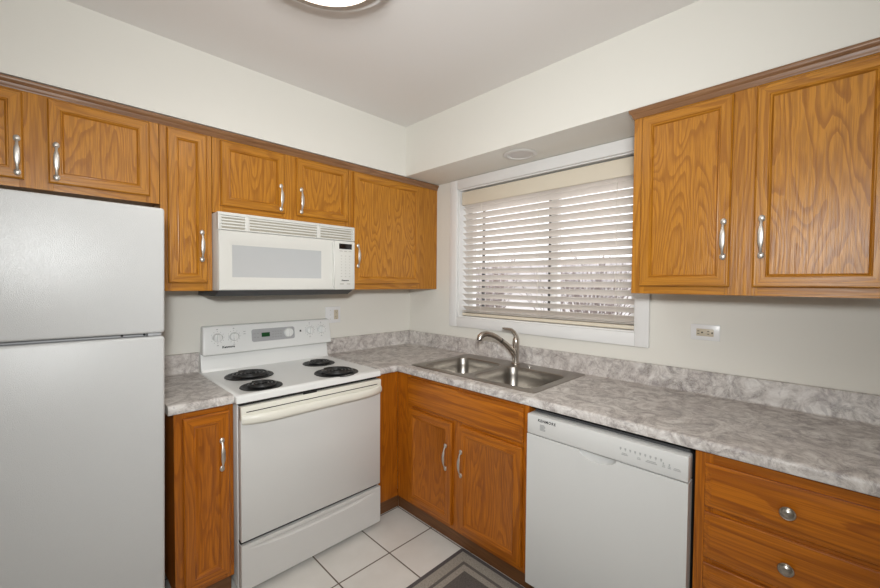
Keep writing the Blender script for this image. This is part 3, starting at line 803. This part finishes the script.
# ------------------------------------------------------------------ blind
c = thing('window_blind', 'cream horizontal slat blind in the kitchen window', 'blind', (1.156, .03, 1.17), 'B')
BL, BR = .560, 1.752
v = MB().box(BL+.006, BR+.006, .010, .022, 1.972, 2.066, .003); v.box(BL+.006, BL+.012, .022, .05, 1.972, 2.066)
obj('valance', v, M_VAL, c)
obj('headrail', MB().box(BL+.01, BR-.004, .030, .078, 2.02, 2.064), M_VAL, c)
sl = MB(); TILT = math.radians(36)
def slat(zz, tilt, yc=.052, hw=.025):
    L = []
    for s_ in (BL, BR):
        top, bot = [], []
        for k in range(5):
            u = -1+2*k/4; crown = .0022*(1-u*u)
            yy, hh = u*hw, crown
            top.append((s_, yc+yy*math.cos(tilt)+hh*math.sin(tilt), zz-yy*math.sin(tilt)+hh*math.cos(tilt)))
            bot.append((s_, yc+yy*math.cos(tilt)+(hh-.0028)*math.sin(tilt), zz-yy*math.sin(tilt)+(hh-.0028)*math.cos(tilt)))
        L.append(top+bot[::-1])
    sl.loops(L)
NS = 17
slat(1.964, TILT)
for k in range(NS): slat(1.938-.0441*k, TILT)
slat(1.2125, .06); slat(1.2065, .03)
obj('slats', sl, M_BLIND, c)
obj('bottom_rail', MB().box(BL, BR, .028, .077, 1.176, 1.196, .004), M_VAL, c)
for s_ in (.735, 1.185, 1.655):
    for yy in (.026, .079): obj('ladder_cord', MB().tube([(s_, yy, 2.02), (s_, yy, 1.19)], .0011, 6), M_CORD, c)
obj('tilt_cord', MB().tube([(.596, .024, 2.0), (.597, .023, 1.9), (.596, .024, 1.80)], .0014, 6), M_CORD, c)

# ------------------------------------------------------------------ lamp, soffit fitting, rug
LX_, LY_ = -1.497, -1.328
c = thing('ceiling_light', 'round flush ceiling light with metal rim', 'light', (LX_, LY_, ZC), 'W')
obj('ceiling_pan', MB().lathe([(.10, ZC-.001), (.20, ZC-.004), (.238, ZC-.050), (.245, ZC-.078), (.242, ZC-.084), (.215, ZC-.084), (.10, ZC-.080)], (LX_, LY_, 0), 'z', 64), M_TRIM, c)
rim = MB(); L = []
for r_, h_ in ((.19, ZC-.085), (.216, ZC-.085), (.2185, ZC-.090), (.217, ZC-.095), (.207, ZC-.099), (.193, ZC-.103), (.188, ZC-.102), (.187, ZC-.096), (.19, ZC-.085)):
    L.append([(LX_+r_*math.cos(2*PI*k/64), LY_+r_*math.sin(2*PI*k/64), h_) for k in range(64)])
rim.loops(L, cap0=False, cap1=False); obj('rim', rim, M_BRONZE, c)
obj('diffuser', MB().lathe([(.1865, ZC-.092), (.1865, ZC-.100), (.15, ZC-.108), (.11, ZC-.113), (.05, ZC-.116), (.001, ZC-.117)], (LX_, LY_, 0), 'z', 64), M_DIFF, c)
for a in (115, 235, 355):
    a = math.radians(a); px, py = LX_+.212*math.cos(a), LY_+.212*math.sin(a)
    obj('clip', MB().lathe([(.003, ZC-.108), (.006, ZC-.106), (.007, ZC-.096), (.006, ZC-.086)], (px, py, 0), 'z', 12), M_NICKEL, c)
c = thing('recessed_light', 'round white recessed fitting in the soffit above the window', 'light', (1.183, -.180, ZS), 'B')
L = []
for r_, h_ in ((.068, ZS-.001), (.094, ZS-.001), (.096, ZS-.004), (.088, ZS-.008), (.072, ZS-.008), (.066, ZS-.003), (.068, ZS-.001)):
    L.append([(1.183+r_*math.cos(2*PI*k/48), -.18+r_*math.sin(2*PI*k/48), h_) for k in range(48)])
obj('trim_ring', MB().loops(L, cap0=False, cap1=False), M_STOP, c)
obj('lens', MB().lathe([(.067, ZS-.0008), (.067, ZS-.003), (.001, ZS-.003)], (1.183, -.18, 0), 'z', 40), simple('grey_lens', (.64, .61, .59), .6), c)

hx, hy = .305, .455
rg = MB(); L = []
for ins, zz in ((.002, .001), (0, .004), (.001, .008), (.006, .010)):
    L.append(rrect(-.577-hx, -1.118-hy, 2*(hx-ins), 2*(hy-ins), .012, zz, 3))
rg.loops(L)
solo('rug', rg, rug_mat(hx, hy), 'grey banded rug on the tile floor before the sink cabinet', 'rug', (-.577-hx, -1.118-hy, 0), 'W')

# ------------------------------------------------------------------ outdoors seen through the blind
struct('trim_3', MB().box(.2, 40, -25, 40, -.35, -.3), M_GROUND)['label'] = 'winter ground outside'
def shrub(x, y, hgt, wid, n, label):
    rnd = random.Random(int(x*100+y*10)); m = MB()
    for i in range(n):
        a = rnd.uniform(0, 2*PI); r0 = wid*.15*rnd.random(); lean = rnd.uniform(.02, .26)
        p = Vector((x+r0*math.cos(a), y+r0*math.sin(a), -.3)); d_ = Vector((math.cos(a)*lean, math.sin(a)*lean, 1)).normalized()
        ln = hgt*rnd.uniform(.7, 1.05); pts = [p.copy()]
        for s_ in range(5):
            d_ = (d_+Vector((rnd.uniform(-.2, .2), rnd.uniform(-.2, .2), rnd.uniform(-.05, .12)))).normalized(); p = p+d_*ln/5; pts.append(p.copy())
        m.tube(pts, [.016, .013, .011, .009, .006, .003], 4)
        for s_ in range(1, 5):
            for _ in range(3):
                q = pts[s_].lerp(pts[s_+1], rnd.random()); e_ = (d_+Vector((rnd.uniform(-1, 1), rnd.uniform(-1, 1), rnd.uniform(-.2, .6)))).normalized()
                l2 = ln*rnd.uniform(.12, .28)
                m.tube([q, q+e_*l2*.5+Vector((0, 0, .03)), q+e_*l2], [.006, .0045, .002], 3)
    solo('bare_shrub', m, M_TWIG, label, 'shrub', (x, y, -.3), 'W', 'bare shrubs outside the window')
LB = 'leafless brown shrub outside, seen through the window blind'
for x, y, hg, wd_, n in ((3.4, .0, 2.1, 1.0, 26), (3.7, 2.2, 2.2, 1.0, 28), (7.2, 1.7, 2.5, 1.2, 30), (7.0, 4.6, 2.5, 1.2, 32)):
    shrub(x, y, hg, wd_, n, LB)
c = thing('neighbour_house', 'pale neighbouring house behind the bare shrubs outside the window', 'house', (14, 7, -.3), 'W')
obj('wall', MB().box(12, 17, 3, 13, -.3, 1.35), M_SIDING, c)
rf = MB(); rf.loops([[(11.6, 2.6, 1.35), (17.4, 2.6, 1.35), (14.5, 2.6, 2.45)], [(11.6, 13.4, 1.35), (17.4, 13.4, 1.35), (14.5, 13.4, 2.45)]])
obj('roof', rf, M_ROOFN, c)
